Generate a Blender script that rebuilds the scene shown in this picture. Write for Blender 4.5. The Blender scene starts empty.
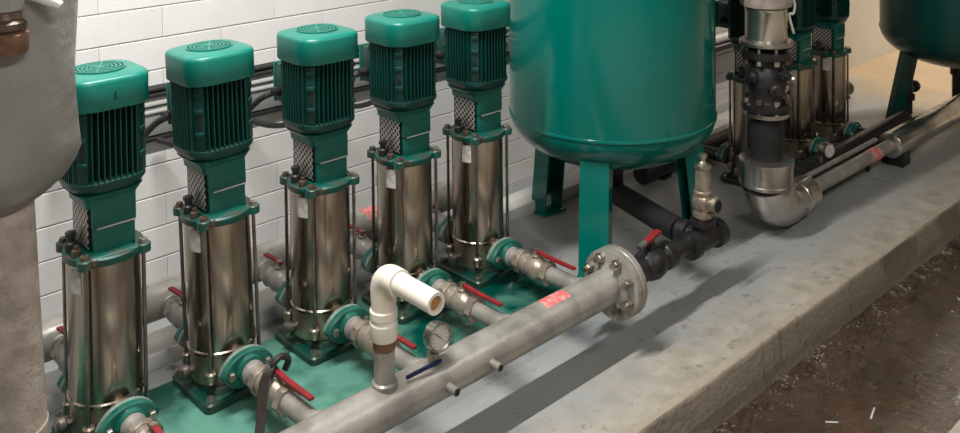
import bpy, bmesh, math, random
from mathutils import Matrix, Vector
random.seed(7)
S = bpy.context.scene
COL = S.collection
PI = math.pi

# ------------------------------------------------------------------ camera
F_PX, PP_Y = 927.8, -141.8                     # focal length in px, principal point row (frame 960x433)
AZ, PITCH, ROLL = 0.7493, 0.0266, -0.0116
CAM = Vector((-0.8152, -2.1956, 1.4137))
fw = Vector((math.sin(AZ)*math.cos(PITCH), math.cos(AZ)*math.cos(PITCH), -math.sin(PITCH)))
rt0 = Vector((math.cos(AZ), -math.sin(AZ), 0)); up0 = rt0.cross(fw)
rt = rt0*math.cos(ROLL) + up0*math.sin(ROLL); up = up0*math.cos(ROLL) - rt0*math.sin(ROLL)
cam = bpy.data.cameras.new('camera'); cam_o = bpy.data.objects.new('camera', cam); COL.objects.link(cam_o)
M = Matrix((rt, up, -fw)).transposed().to_4x4(); M.translation = CAM
cam_o.matrix_world = M
cam.sensor_width = 36; cam.lens = F_PX/960*36
cam.shift_y = (PP_Y-216.5)/960; cam.clip_start = 0.02; cam.clip_end = 60
S.camera = cam_o

# ------------------------------------------------------------------ world, lights, exposure
w = bpy.data.worlds.new('world'); S.world = w; w.use_nodes = True
w.node_tree.nodes['Background'].inputs[0].default_value = (0.9, 0.95, 1, 1)
w.node_tree.nodes['Background'].inputs[1].default_value = 0.3
S.view_settings.view_transform = 'Standard'; S.view_settings.look = 'None'
S.view_settings.gamma = 1; S.view_settings.use_curve_mapping = False
S.view_settings.exposure = 0.70

def area(loc, sx, sy, power, col, rot=(0, 0, 0)):
    l = bpy.data.lights.new('tube_light', 'AREA'); l.shape = 'RECTANGLE'; l.size = sx; l.size_y = sy
    l.energy = power; l.color = col
    o = bpy.data.objects.new('tube_light', l); COL.objects.link(o); o.location = loc; o.rotation_euler = rot
    return o
LAMPS = [  # x, y, z, length, power, colour   (ceiling fluorescents, one light each; the third is added fill)
    (0.10, -0.42, 2.72, 1.2, 64, (1, 0.985, 0.965)),
    (-0.6, -3.1, 2.72, 1.2, 46, (1, 0.985, 0.965)),
    (2.6, -2.6, 2.72, 1.2, 16, (1, 0.965, 0.92)),  # weak lamp added for fill, no fixture known here
    (6.0, -0.5, 2.72, 1.2, 75, (1, 0.90, 0.77)),
]
for (x, y, z, L, p, c) in LAMPS: area((x, y, z-0.075), L, 0.035, p, c)

# ------------------------------------------------------------------ materials
def mat(name, c1, c2=None, rough=0.5, metal=0.0, scale=6.0, detail=5.0, lo=0.35, hi=0.65, bump=0.0, bscale=60.0,
        rough2=None, stretch=None, coat=0.0):
    m = bpy.data.materials.new(name); m.use_nodes = True
    nt = m.node_tree; b = nt.nodes['Principled BSDF']
    b.inputs['Metallic'].default_value = metal; b.inputs['Roughness'].default_value = rough
    b.inputs['Coat Weight'].default_value = coat
    tc = nt.nodes.new('ShaderNodeTexCoord'); src = tc.outputs['Object']
    if stretch:
        mp = nt.nodes.new('ShaderNodeMapping'); mp.inputs['Scale'].default_value = stretch
        nt.links.new(src, mp.inputs['Vector']); src = mp.outputs['Vector']
    b.inputs['Base Color'].default_value = (*c1, 1)
    if c2 is not None or rough2 is not None:
        n = nt.nodes.new('ShaderNodeTexNoise'); n.inputs['Scale'].default_value = scale; n.inputs['Detail'].default_value = detail
        nt.links.new(src, n.inputs['Vector'])
        mr = nt.nodes.new('ShaderNodeMapRange'); mr.inputs['From Min'].default_value = lo; mr.inputs['From Max'].default_value = hi
        nt.links.new(n.outputs['Fac'], mr.inputs['Value'])
        if c2 is not None:
            mx = nt.nodes.new('ShaderNodeMix'); mx.data_type = 'RGBA'
            mx.inputs['A'].default_value = (*c1, 1); mx.inputs['B'].default_value = (*c2, 1)
            nt.links.new(mr.outputs['Result'], mx.inputs['Factor']); nt.links.new(mx.outputs['Result'], b.inputs['Base Color'])
        if rough2 is not None:
            r = nt.nodes.new('ShaderNodeMapRange'); r.inputs['To Min'].default_value = rough; r.inputs['To Max'].default_value = rough2
            nt.links.new(mr.outputs['Result'], r.inputs['Value']); nt.links.new(r.outputs['Result'], b.inputs['Roughness'])
    if bump:
        n2 = nt.nodes.new('ShaderNodeTexNoise'); n2.inputs['Scale'].default_value = bscale; n2.inputs['Detail'].default_value = 4
        nt.links.new(src, n2.inputs['Vector'])
        bp = nt.nodes.new('ShaderNodeBump'); bp.inputs['Strength'].default_value = bump; bp.inputs['Distance'].default_value = 0.01
        nt.links.new(n2.outputs['Fac'], bp.inputs['Height']); nt.links.new(bp.outputs['Normal'], b.inputs['Normal'])
    return m

GREEN = (0.0, 0.105, 0.077); GREEN2 = (0.0, 0.085, 0.064)
MT = {
 'port_face': mat('pale_green_grey_casting', (0.22, 0.27, 0.235), (0.13, 0.18, 0.15), 0.4, 0.2, scale=30),
 'green_head': mat('grimy_green_casting', (0.0, 0.07, 0.051), (0.06, 0.045, 0.03), 0.4, scale=24, lo=0.44, hi=0.62),
 'green_base': mat('dark_green_casting', (0.0, 0.038, 0.028), (0.035, 0.045, 0.03), 0.35, scale=16),
 'green': mat('green_paint', GREEN, GREEN2, 0.32, scale=9, rough2=0.42),
 'green_cowl': mat('green_cowl_paint', (0.004, 0.165, 0.122), (0.0, 0.14, 0.104), 0.36, scale=14, bump=0.05, bscale=300),
 'green_motor': mat('green_motor_paint', (0.0, 0.040, 0.030), (0.0, 0.027, 0.021), 0.40, scale=12),
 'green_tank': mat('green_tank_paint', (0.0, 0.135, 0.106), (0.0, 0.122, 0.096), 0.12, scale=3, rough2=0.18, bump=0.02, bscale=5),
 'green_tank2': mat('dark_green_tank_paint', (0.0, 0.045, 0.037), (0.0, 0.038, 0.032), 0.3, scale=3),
 'green_skid': mat('worn_green_skid_paint_with_shine', (0.0, 0.05, 0.037), (0.08, 0.22, 0.165), 0.2, scale=4.5, detail=8, lo=0.44, hi=0.60, rough2=0.45, bump=0.08, bscale=40),  # worn lighter teal, with shine patches painted into the colour
 'green_flange': mat('green_flange_paint', (0.0, 0.070, 0.051), (0.015, 0.115, 0.083), 0.35, scale=22),
 'steel': mat('stainless_casing', (0.43, 0.38, 0.315), (0.28, 0.24, 0.195), 0.15, 1.0, scale=4, rough2=0.26, stretch=(9, 9, 0.25)),
 'steel_low': mat('stained_stainless', (0.40, 0.34, 0.27), (0.27, 0.21, 0.15), 0.3, 0.9, scale=14, rough2=0.45),
 'rod': mat('steel_rod', (0.30, 0.27, 0.24), (0.18, 0.16, 0.14), 0.3, 1.0, scale=20),
 'bolt': mat('zinc_bolt', (0.55, 0.52, 0.46), (0.35, 0.32, 0.27), 0.35, 1.0, scale=60),
 'dark_bolt': mat('rusty_bolt', (0.09, 0.06, 0.045), (0.16, 0.11, 0.08), 0.5, 0.6, scale=60),
 'black': mat('black_plastic', (0.012, 0.012, 0.012), (0.022, 0.021, 0.02), 0.45, scale=30),
 'black_iron': mat('black_iron', (0.006, 0.006, 0.0065), (0.018, 0.017, 0.016), 0.42, 0.0, scale=25, bump=0.2, bscale=50),
 'rubber': mat('black_rubber', (0.004, 0.004, 0.004), (0.008, 0.0075, 0.007), 0.75, scale=20),
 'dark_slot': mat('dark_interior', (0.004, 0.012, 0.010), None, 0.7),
 'galv': mat('painted_grey_pipe', (0.33, 0.31, 0.275), (0.20, 0.185, 0.16), 0.36, 0.25, scale=14, detail=8, lo=0.42, hi=0.68, bump=0.15, bscale=45),
 'galv_dull': mat('dull_galvanised_pipe', (0.36, 0.34, 0.31), (0.22, 0.20, 0.18), 0.42, 0.35, scale=12, bump=0.12, bscale=50),
 'brass': mat('tarnished_valve_metal', (0.36, 0.31, 0.25), (0.24, 0.20, 0.16), 0.38, 0.5, scale=22, bump=0.15, bscale=80),
 'nickel': mat('nickel_brass', (0.42, 0.36, 0.28), (0.30, 0.25, 0.19), 0.32, 0.7, scale=30, bump=0.1, bscale=80),
 'rust': mat('rust_brown', (0.12, 0.055, 0.03), (0.20, 0.11, 0.07), 0.6, 0.2, scale=40),
 'red': mat('red_lever_vinyl', (0.24, 0.012, 0.018), (0.18, 0.010, 0.014), 0.38, scale=30),
 'red_tape': mat('red_arrow_sticker', (0.60, 0.12, 0.12), (0.55, 0.33, 0.29), 0.5, scale=45, lo=0.45, hi=0.6),
 'blue': mat('blue_lever_vinyl', (0.006, 0.014, 0.06), None, 0.35),
 'pvc': mat('white_pvc', (0.74, 0.69, 0.60), (0.68, 0.61, 0.50), 0.35, scale=10),
 'pvc_in': mat('brown_pipe_inside', (0.42, 0.22, 0.07), (0.30, 0.14, 0.04), 0.6, scale=40),
 'white': mat('white_plastic', (0.75, 0.74, 0.71), None, 0.4),
 'dial': mat('gauge_dial', (0.55, 0.53, 0.48), (0.45, 0.42, 0.37), 0.35, scale=40),
 'label': mat('grey_label', (0.50, 0.48, 0.44), (0.36, 0.34, 0.31), 0.45, scale=40, lo=0.45, hi=0.55),
 'tray': mat('galvanised_tray', (0.36, 0.36, 0.345), (0.28, 0.28, 0.27), 0.4, 0.3, scale=10),
 'tray_light': mat('pale_tray_lip', (0.58, 0.57, 0.54), None, 0.4, 0.1),
 'jacket': mat('grey_insulation_jacket', (0.25, 0.24, 0.225), (0.17, 0.16, 0.145), 0.34, scale=5, bump=0.9, bscale=11),
 'lagging': mat('brown_grey_pipe_lagging', (0.36, 0.31, 0.26), (0.24, 0.20, 0.16), 0.55, scale=30, bump=0.35, bscale=110),
 'clad': mat('aluminium_cladding', (0.60, 0.575, 0.53), (0.45, 0.425, 0.38), 0.18, 0.95, scale=8, rough2=0.30, bump=0.05, bscale=14),
 'block': mat('white_painted_block', (0.72, 0.695, 0.675), (0.675, 0.65, 0.63), 0.55, scale=4, bump=0.10, bscale=140),
 'mortar': mat('painted_mortar', (0.72, 0.69, 0.65), (0.60, 0.57, 0.53), 0.6, scale=40),
 'plaster': mat('cream_wall_paint', (0.66, 0.62, 0.54), (0.60, 0.55, 0.47), 0.6, scale=3, bump=0.05, bscale=80),
 'ceil': mat('ceiling_paint', (0.32, 0.31, 0.29), None, 0.7),
 'far_wall': mat('grey_brown_wall', (0.21, 0.20, 0.19), (0.14, 0.133, 0.125), 0.7, scale=2),
 'door': mat('dark_reflection_door', (0.05, 0.045, 0.04), None, 0.5),
 'ledge': mat('white_painted_ledge', (0.62, 0.61, 0.57), (0.50, 0.49, 0.46), 0.5, scale=8),
 'lamp': None,
}
def emit(name, c, s):
    m = bpy.data.materials.new(name); m.use_nodes = True; b = m.node_tree.nodes['Principled BSDF']
    b.inputs['Emission Color'].default_value = (*c, 1); b.inputs['Emission Strength'].default_value = s
    b.inputs['Base Color'].default_value = (0.8, 0.8, 0.8, 1); return m
MT['lamp'] = emit('lit_tube', (1, 0.96, 0.9), 2.0)

def ramp(nt, src, stops):
    r = nt.nodes.new('ShaderNodeValToRGB'); e = r.color_ramp.elements
    while len(e) < len(stops): e.new(0.5)
    for q, (p, c) in zip(e, stops): q.position = p; q.color = (*c, 1) if len(c) == 3 else c
    nt.links.new(src, r.inputs['Fac']); return r.outputs['Color']
def noise(nt, vec, scale, detail=5, rough=0.55, dist=0.0):
    n = nt.nodes.new('ShaderNodeTexNoise'); n.inputs['Scale'].default_value = scale; n.inputs['Detail'].default_value = detail
    n.inputs['Roughness'].default_value = rough; n.inputs['Distortion'].default_value = dist
    nt.links.new(vec, n.inputs['Vector']); return n.outputs['Fac']
def mixc(nt, f, a, b):
    m = nt.nodes.new('ShaderNodeMix'); m.data_type = 'RGBA'
    for k, v in (('Factor', f), ('A', a), ('B', b)):
        if isinstance(v, tuple): m.inputs[k].default_value = (*v, 1)
        elif isinstance(v, (int, float)): m.inputs[k].default_value = v
        else: nt.links.new(v, m.inputs[k])
    return m.outputs['Result']
def mth(nt, op, a, b=0.0, clamp=False):
    m = nt.nodes.new('ShaderNodeMath'); m.operation = op; m.use_clamp = clamp
    for i, v in enumerate((a, b)):
        if isinstance(v, (int, float)): m.inputs[i].default_value = v
        else: nt.links.new(v, m.inputs[i])
    return m.outputs[0]
def bumpn(nt, h, strength, dist=0.01):
    b = nt.nodes.new('ShaderNodeBump'); b.inputs['Strength'].default_value = strength; b.inputs['Distance'].default_value = dist
    nt.links.new(h, b.inputs['Height']); return b.outputs['Normal']

def floor_mat():
    """grey floor paint, worn to bare concrete near the kerb; warm lit tint painted over a sandy far end"""
    m = bpy.data.materials.new('worn_grey_floor_paint'); m.use_nodes = True; nt = m.node_tree; b = nt.nodes['Principled BSDF']
    tc = nt.nodes.new('ShaderNodeTexCoord'); v = tc.outputs['Object']
    sp = nt.nodes.new('ShaderNodeSeparateXYZ'); nt.links.new(v, sp.inputs[0]); X, Y = sp.outputs[0], sp.outputs[1]
    paint = mixc(nt, noise(nt, v, 3.0), (0.315, 0.325, 0.32), (0.25, 0.26, 0.255))
    bare = mixc(nt, ramp(nt, noise(nt, v, 14.0, 8), [(0.35, (0, 0, 0)), (0.65, (1, 1, 1))]), (0.37, 0.335, 0.275), (0.26, 0.23, 0.185))
    # worn factor: the strip along the kerb
    edge = nt.nodes.new('ShaderNodeMapRange'); edge.inputs['From Min'].default_value = -0.53; edge.inputs['From Max'].default_value = -0.70
    nt.links.new(mth(nt, 'ADD', Y, mth(nt, 'MULTIPLY', mth(nt, 'SUBTRACT', noise(nt, v, 5.0, 6), 0.5), 0.35)), edge.inputs['Value'])
    wear = edge.outputs['Result']
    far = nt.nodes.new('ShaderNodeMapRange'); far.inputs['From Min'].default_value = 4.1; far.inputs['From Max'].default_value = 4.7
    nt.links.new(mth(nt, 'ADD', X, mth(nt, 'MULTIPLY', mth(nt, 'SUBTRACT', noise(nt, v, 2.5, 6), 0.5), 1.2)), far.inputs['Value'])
    col = mixc(nt, wear, paint, bare)
    sand_lit = mixc(nt, noise(nt, v, 6.0, 6), (0.50, 0.36, 0.21), (0.40, 0.30, 0.20))  # sandy tone with the warm lit tint put into the colour
    col = mixc(nt, far.outputs['Result'], col, sand_lit)
    # chipped dark specks and rusty drips
    specks = ramp(nt, noise(nt, v, 34.0, 4, 0.7), [(0.57, (0, 0, 0)), (0.64, (1, 1, 1))])
    patch = ramp(nt, noise(nt, v, 2.6, 3), [(0.45, (0, 0, 0)), (0.60, (1, 1, 1))])
    col = mixc(nt, mth(nt, 'MULTIPLY', mth(nt, 'MULTIPLY', specks, patch), 0.85), col, (0.16, 0.14, 0.11))
    rust = mth(nt, 'MULTIPLY', ramp(nt, noise(nt, v, 7.0, 6, 0.6), [(0.64, (0, 0, 0)), (0.72, (1, 1, 1))]), 0.45)
    col = mixc(nt, rust, col, (0.36, 0.25, 0.10))
    damp = ramp(nt, noise(nt, v, 1.6, 4), [(0.42, (0, 0, 0)), (0.60, (1, 1, 1))])
    col = mixc(nt, mth(nt, 'MULTIPLY', damp, 0.22), col, (0.17, 0.16, 0.14))
    nt.links.new(col, b.inputs['Base Color'])
    r = nt.nodes.new('ShaderNodeMapRange'); r.inputs['To Min'].default_value = 0.42; r.inputs['To Max'].default_value = 0.7
    nt.links.new(wear, r.inputs['Value']); nt.links.new(r.outputs['Result'], b.inputs['Roughness'])
    nt.links.new(bumpn(nt, noise(nt, v, 60.0, 6), 0.15), b.inputs['Normal'])
    return m
def kerb_mat():
    m = bpy.data.materials.new('stained_kerb_concrete'); m.use_nodes = True; nt = m.node_tree; b = nt.nodes['Principled BSDF']
    tc = nt.nodes.new('ShaderNodeTexCoord'); v = tc.outputs['Object']
    mp = nt.nodes.new('ShaderNodeMapping'); mp.inputs['Scale'].default_value = (26, 3, 2.0); nt.links.new(v, mp.inputs['Vector'])
    col = mixc(nt, noise(nt, v, 9.0, 7), (0.37, 0.32, 0.25), (0.25, 0.21, 0.155))
    drip = ramp(nt, noise(nt, mp.outputs['Vector'], 1.6, 5), [(0.55, (0, 0, 0)), (0.68, (1, 1, 1))])
    drip = mth(nt, 'MULTIPLY', drip, ramp(nt, noise(nt, v, 2.2, 3), [(0.45, (0, 0, 0)), (0.6, (1, 1, 1))]))
    col = mixc(nt, mth(nt, 'MULTIPLY', drip, 0.8), col, (0.06, 0.045, 0.032))
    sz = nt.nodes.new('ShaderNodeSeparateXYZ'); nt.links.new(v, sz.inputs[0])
    face_dark = nt.nodes.new('ShaderNodeMapRange'); face_dark.inputs['From Min'].default_value = -0.102; face_dark.inputs['From Max'].default_value = -0.118
    nt.links.new(mth(nt, 'ADD', sz.outputs[2], mth(nt, 'MULTIPLY', mth(nt, 'SUBTRACT', noise(nt, v, 8.0, 6), 0.5), 0.03)), face_dark.inputs['Value'])
    col = mixc(nt, mth(nt, 'MULTIPLY', face_dark.outputs['Result'], 0.62), col, (0.085, 0.062, 0.040))   # darker brown over the face below the nose
    nt.links.new(col, b.inputs['Base Color']); b.inputs['Roughness'].default_value = 0.7
    nt.links.new(bumpn(nt, noise(nt, v, 45.0, 7), 0.5), b.inputs['Normal'])
    return m
def wet_mat():
    m = bpy.data.materials.new('wet_brown_trough'); m.use_nodes = True; nt = m.node_tree; b = nt.nodes['Principled BSDF']
    tc = nt.nodes.new('ShaderNodeTexCoord'); v = tc.outputs['Object']
    sp = nt.nodes.new('ShaderNodeSeparateXYZ'); nt.links.new(v, sp.inputs[0])
    base = mixc(nt, ramp(nt, noise(nt, v, 4.5, 8, 0.6, 0.4), [(0.36, (0, 0, 0)), (0.64, (1, 1, 1))]), (0.030, 0.0165, 0.009), (0.062, 0.040, 0.025))
    base = mixc(nt, mth(nt, 'MULTIPLY', ramp(nt, noise(nt, v, 13.0, 6, 0.65), [(0.56, (0, 0, 0)), (0.64, (1, 1, 1))]), 0.8), base, (0.014, 0.008, 0.005))
    base = mixc(nt, mth(nt, 'MULTIPLY', ramp(nt, noise(nt, v, 3.1, 6, 0.6), [(0.55, (0, 0, 0)), (0.70, (1, 1, 1))]), 0.7), base, (0.085, 0.033, 0.012))
    nt.links.new(base, b.inputs['Base Color'])
    rg = ramp(nt, noise(nt, v, 2.2, 5), [(0.45, (0.04, 0.04, 0.04)), (0.62, (0.26, 0.26, 0.26))])
    nt.links.new(rg, b.inputs['Roughness'])
    h = mth(nt, 'ADD', mth(nt, 'MULTIPLY', noise(nt, v, 26.0, 6, 0.6), 0.7), noise(nt, v, 6.0, 4))
    b.inputs['Coat Weight'].default_value = 0.8; b.inputs['Coat Roughness'].default_value = 0.04
    nt.links.new(bumpn(nt, noise(nt, v, 17.0, 5, 0.6, 0.6), 0.5, 0.03), b.inputs['Coat Normal'])
    nt.links.new(bumpn(nt, h, 0.9, 0.025), b.inputs['Normal'])
    return m
def guard_mat():
    """perforated sheet: rows of round holes"""
    m = bpy.data.materials.new('perforated_guard'); m.use_nodes = True; nt = m.node_tree; b = nt.nodes['Principled BSDF']
    tc = nt.nodes.new('ShaderNodeTexCoord')
    sp = nt.nodes.new('ShaderNodeSeparateXYZ'); nt.links.new(tc.outputs['Object'], sp.inputs[0])
    k = 2*PI/0.026
    u = mth(nt, 'SINE', mth(nt, 'MULTIPLY', mth(nt, 'ADD', sp.outputs[1], sp.outputs[2]), k*0.7))
    v = mth(nt, 'SINE', mth(nt, 'MULTIPLY', mth(nt, 'SUBTRACT', sp.outputs[1], sp.outputs[2]), k*0.7))
    col = ramp(nt, mth(nt, 'ADD', mth(nt, 'MULTIPLY', mth(nt, 'MULTIPLY', u, u), mth(nt, 'MULTIPLY', v, v)), 0.0), [(0.16, (0.42, 0.39, 0.36)), (0.26, (0.012, 0.012, 0.012))])
    nt.links.new(col, b.inputs['Base Color']); b.inputs['Metallic'].default_value = 0.4; b.inputs['Roughness'].default_value = 0.4
    return m
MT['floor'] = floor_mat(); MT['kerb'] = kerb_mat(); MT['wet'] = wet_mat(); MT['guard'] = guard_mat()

# ------------------------------------------------------------------ mesh builder
class MB:
    def __init__(s): s.bm = bmesh.new()
    def add(s, verts, faces, T=None):
        vs = [s.bm.verts.new(T @ Vector(v) if T else v) for v in verts]
        for f in faces:
            try: s.bm.faces.new([vs[i] for i in f])
            except ValueError: pass
        return s
    def box(s, x0, x1, y0, y1, z0, z1, bev=0.0, T=None, seg=2):
        t = bmesh.new(); bmesh.ops.create_cube(t, size=1)
        for v in t.verts: v.co = Vector(((x0+x1)/2+v.co.x*(x1-x0), (y0+y1)/2+v.co.y*(y1-y0), (z0+z1)/2+v.co.z*(z1-z0)))
        if bev: bmesh.ops.bevel(t, geom=t.edges[:], offset=bev, segments=seg, profile=0.5, affect='EDGES')
        t.verts.index_update()
        s.add([v.co.copy() for v in t.verts], [[v.index for v in f.verts] for f in t.faces], T); t.free(); return s
    def loft(s, loops, cap0=True, cap1=True, closed=False, T=None):
        n = len(loops[0]); vs = [p for l in loops for p in l]; fs = []
        m = len(loops)
        for i in range(m if closed else m-1):
            a, b = i*n, ((i+1) % m)*n
            for j in range(n): k = (j+1) % n; fs.append((a+j, a+k, b+k, b+j))
        if not closed:
            if cap0: fs.append(tuple(range(n-1, -1, -1)))
            if cap1: fs.append(tuple((m-1)*n+j for j in range(n)))
        return s.add(vs, fs, T)
    def lathe(s, prof, n=32, T=None, cap=True):
        """prof: list of (r, z) from bottom to top, about local z"""
        loops = [[(max(r, 1e-4)*math.cos(2*PI*j/n), max(r, 1e-4)*math.sin(2*PI*j/n), z) for j in range(n)] for r, z in prof]
        return s.loft(loops, cap, cap, T=T)
    def tube(s, pts, r, n=12, cap=True, T=None):
        pts = [Vector(p) for p in pts]; loops = []; prev = None
        rr = r if isinstance(r, (list, tuple)) else [r]*len(pts)
        for i, p in enumerate(pts):
            d = (pts[min(i+1, len(pts)-1)] - pts[max(i-1, 0)]).normalized()
            if prev is None:
                a = Vector((0, 0, 1)) if abs(d.z) < 0.9 else Vector((1, 0, 0)); u = d.cross(a).normalized()
            else: u = (prev - d*prev.dot(d)).normalized()
            prev = u; v = d.cross(u)
            loops.append([p + (u*math.cos(2*PI*j/n) + v*math.sin(2*PI*j/n))*rr[i] for j in range(n)])
        return s.loft(loops, cap, cap, T=T)
    def strip(s, pts, wv, th):
        """flat bar along pts; wv = half width vector, th = half thickness vector"""
        wv, th = Vector(wv), Vector(th)
        loops = [[Vector(p)-wv-th, Vector(p)+wv-th, Vector(p)+wv+th, Vector(p)-wv+th] for p in pts]
        return s.loft(loops)
    def build(s, name, m, parent=None, ang=35, smooth=True):
        bm = s.bm; bmesh.ops.recalc_face_normals(bm, faces=bm.faces[:])
        me = bpy.data.meshes.new(name); bm.to_mesh(me); bm.free()
        if smooth:
            me.polygons.foreach_set('use_smooth', [True]*len(me.polygons)); me.set_sharp_from_angle(angle=math.radians(ang))
        me.materials.append(MT[m] if isinstance(m, str) else m)
        return link(name, me, parent)
def link(name, me, parent=None):
    o = bpy.data.objects.new(name, me); COL.objects.link(o)
    if parent: o.parent = parent
    return o
def dup(o, loc=None, parent=None, name=None):
    c = o.copy(); COL.objects.link(c)
    if parent: c.parent = parent
    if loc is not None: c.location = loc
    return c
def copy_tree(o, parent=None):
    c = o.copy(); COL.objects.link(c); c.parent = parent
    for ch in list(o.children): copy_tree(ch, c)
    return c
def tag(o, label, cat, group=None):
    o['label'] = label; o['category'] = cat
    if group: o['group'] = group
    return o
def thing(name, label, cat, loc=(0, 0, 0), group=None):
    o = bpy.data.objects.new(name, None); COL.objects.link(o); o.location = loc; o.empty_display_size = 0.05
    return tag(o, label, cat, group)
def struct(o): o['kind'] = 'structure'; return o
def TR(loc=(0, 0, 0), axis='z', rz=0.0):
    R = {'z': Matrix(), 'x': Matrix.Rotation(PI/2, 4, 'Y'), 'y': Matrix.Rotation(-PI/2, 4, 'X'), '-y': Matrix.Rotation(PI/2, 4, 'X'), '-x': Matrix.Rotation(-PI/2, 4, 'Y')}[axis]
    return Matrix.Translation(loc) @ Matrix.Rotation(rz, 4, 'Z') @ R
def rsq(a, b, rc, z, n=6):
    """rounded rectangle loop, half sizes a, b"""
    out = []
    for cx, cy, a0 in ((a-rc, b-rc, 0), (-a+rc, b-rc, PI/2), (-a+rc, -b+rc, PI), (a-rc, -b+rc, 1.5*PI)):
        for i in range(n+1): t = a0+PI/2*i/n; out.append((cx+rc*math.cos(t), cy+rc*math.sin(t), z))
    return out
def bez(p, n=12):
    """Catmull-Rom through p"""
    P = [Vector(q) for q in p]; P = [P[0]*2-P[1]] + P + [P[-1]*2-P[-2]]; out = []
    for i in range(1, len(P)-2):
        for k in range(n):
            t = k/n; a, b, c, d = P[i-1], P[i], P[i+1], P[i+2]
            out.append(0.5*((2*b)+(-a+c)*t+(2*a-5*b+4*c-d)*t*t+(-a+3*b-3*c+d)*t**3))
    return out + [P[-2]]

# ------------------------------------------------------------------ the room
ZF, ZT, KY, WY = -0.10, -0.225, -0.775, 0.636     # plinth floor, trough floor, kerb line, wall plane
XL, XR, YF, ZC = -3.2, 9.5, -4.4, 2.9
JX, JY = 4.05, 0.487                              # far stretch of the wall stands a little forward
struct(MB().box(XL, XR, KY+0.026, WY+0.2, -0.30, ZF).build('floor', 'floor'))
# kerb with a slightly chipped nose
kb = MB(); random.seed(3); nseg = 150; loops = []
for i in range(nseg+1):
    x = XL+(XR-XL)*i/nseg; j = lambda a: random.uniform(-a, a)
    loops.append([(x, KY+0.026, -0.30), (x, KY+0.026, ZF), (x, KY+0.006+j(.002), ZF+j(.0008)), (x, KY+0.001+j(.002), ZF-0.005+j(.002)), (x, KY-0.002+j(.003), ZT+0.03), (x, KY-0.018+j(.006), ZT), (x, KY-0.02, -0.30)])
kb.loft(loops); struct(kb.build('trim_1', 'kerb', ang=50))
struct(MB().box(XL, XR, -1.31, KY-0.015, -0.34, ZT).build('floor_trough', 'wet'))
struct(MB().box(XL, XR, YF, -1.308, -0.34, ZF, 0.006).build('floor_front', mat('bare_concrete', (0.36, 0.32, 0.26), (0.25, 0.22, 0.18), 0.7, scale=9, detail=8, bump=0.2, bscale=50)))
wall = struct(MB().box(XL, JX, WY+0.006, WY+0.2, ZF-0.1, ZC).build('wall_back', 'mortar'))
struct(MB().box(JX, XR, JY, WY+0.2, ZF-0.1, ZC).build('wall_back_far', 'plaster'))
# painted blocks 0.4 x 0.1 in running bond, as far as the picture shows them
bw, bh, jt = 0.40, 0.1, 0.0036
bmesh_full = None
for row in range(12):
    z0 = -0.12+row*bh
    for i in range(-2, 12):
        x0 = i*bw + (0.2 if row % 2 else 0.0) + 0.236 - 0.4
        if x0+bw > JX or x0+bw < -0.75: continue
        if bmesh_full is None:
            b = MB().loft([[(xx, y_, z_) for y_, z_ in ((.02, jt/2), (.0016, jt/2), (0, jt/2+.0016), (0, bh-jt/2-.0016), (.0016, bh-jt/2), (.02, bh-jt/2))] for xx in (.0007, bw-.0007)])
            bo = b.build('block', 'block', wall); bmesh_full = bo
        else: bo = dup(bmesh_full, parent=wall)
        bo.location = (x0, WY+random.uniform(-0.0003, 0.0003), z0)
        bo.rotation_euler = (0, random.uniform(-0.0008, 0.0008), 0)
struct(MB().box(XL-0.2, XL, YF, WY+0.2, -0.34, ZC).build('wall_left', 'far_wall'))
struct(MB().box(XR, XR+0.2, YF, WY+0.2, -0.34, ZC).build('wall_right', 'plaster'))
struct(MB().box(XL, XR, YF-0.2, YF, -0.34, ZC).build('wall_front', 'far_wall'))
struct(MB().box(XL-0.2, XR+0.2, YF-0.2, WY+0.2, ZC, ZC+0.1).build('ceiling', 'ceil'))
d = struct(MB().box(0.6, 1.6, YF, YF+0.03, ZF, 2.0, 0.004).build('reflection_door', 'door'))  # unseen door, added so the steel casings reflect something dark
MB().tube([(1.5, YF+0.03, 0.95), (1.5, YF+0.08, 0.95), (1.38, YF+0.08, 0.95)], 0.01).build('door_handle', 'bolt', d)
struct(MB().box(-0.75, 3.9, 0.345, 0.465, ZF, -0.052, 0.004).build('trim_2', 'ledge'))
def lamp(x, y, z, L, where):
    t = thing('ceiling_lamp', 'white fluorescent ceiling lamp ' + where, 'lamp', (x, y, z), 'ceiling battens')
    MB().box(-L/2-0.04, L/2+0.04, -0.06, 0.06, -0.0, 0.179, 0.006).build('housing', 'white', t)
    for sy in (-0.038, 0.038): MB().tube([(-L/2, sy, -0.02), (L/2, sy, -0.02)], 0.013, 12).build('tube', 'lamp', t)
for (x, y, z, L, p, c), wh in zip(LAMPS, ('above the row of five pumps', 'near the wall left of the added dark door', 'added as fill opposite the second pump set', 'above the walkway beyond the dark green tank')):
    lamp(x, y, z, L, wh)

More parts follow.
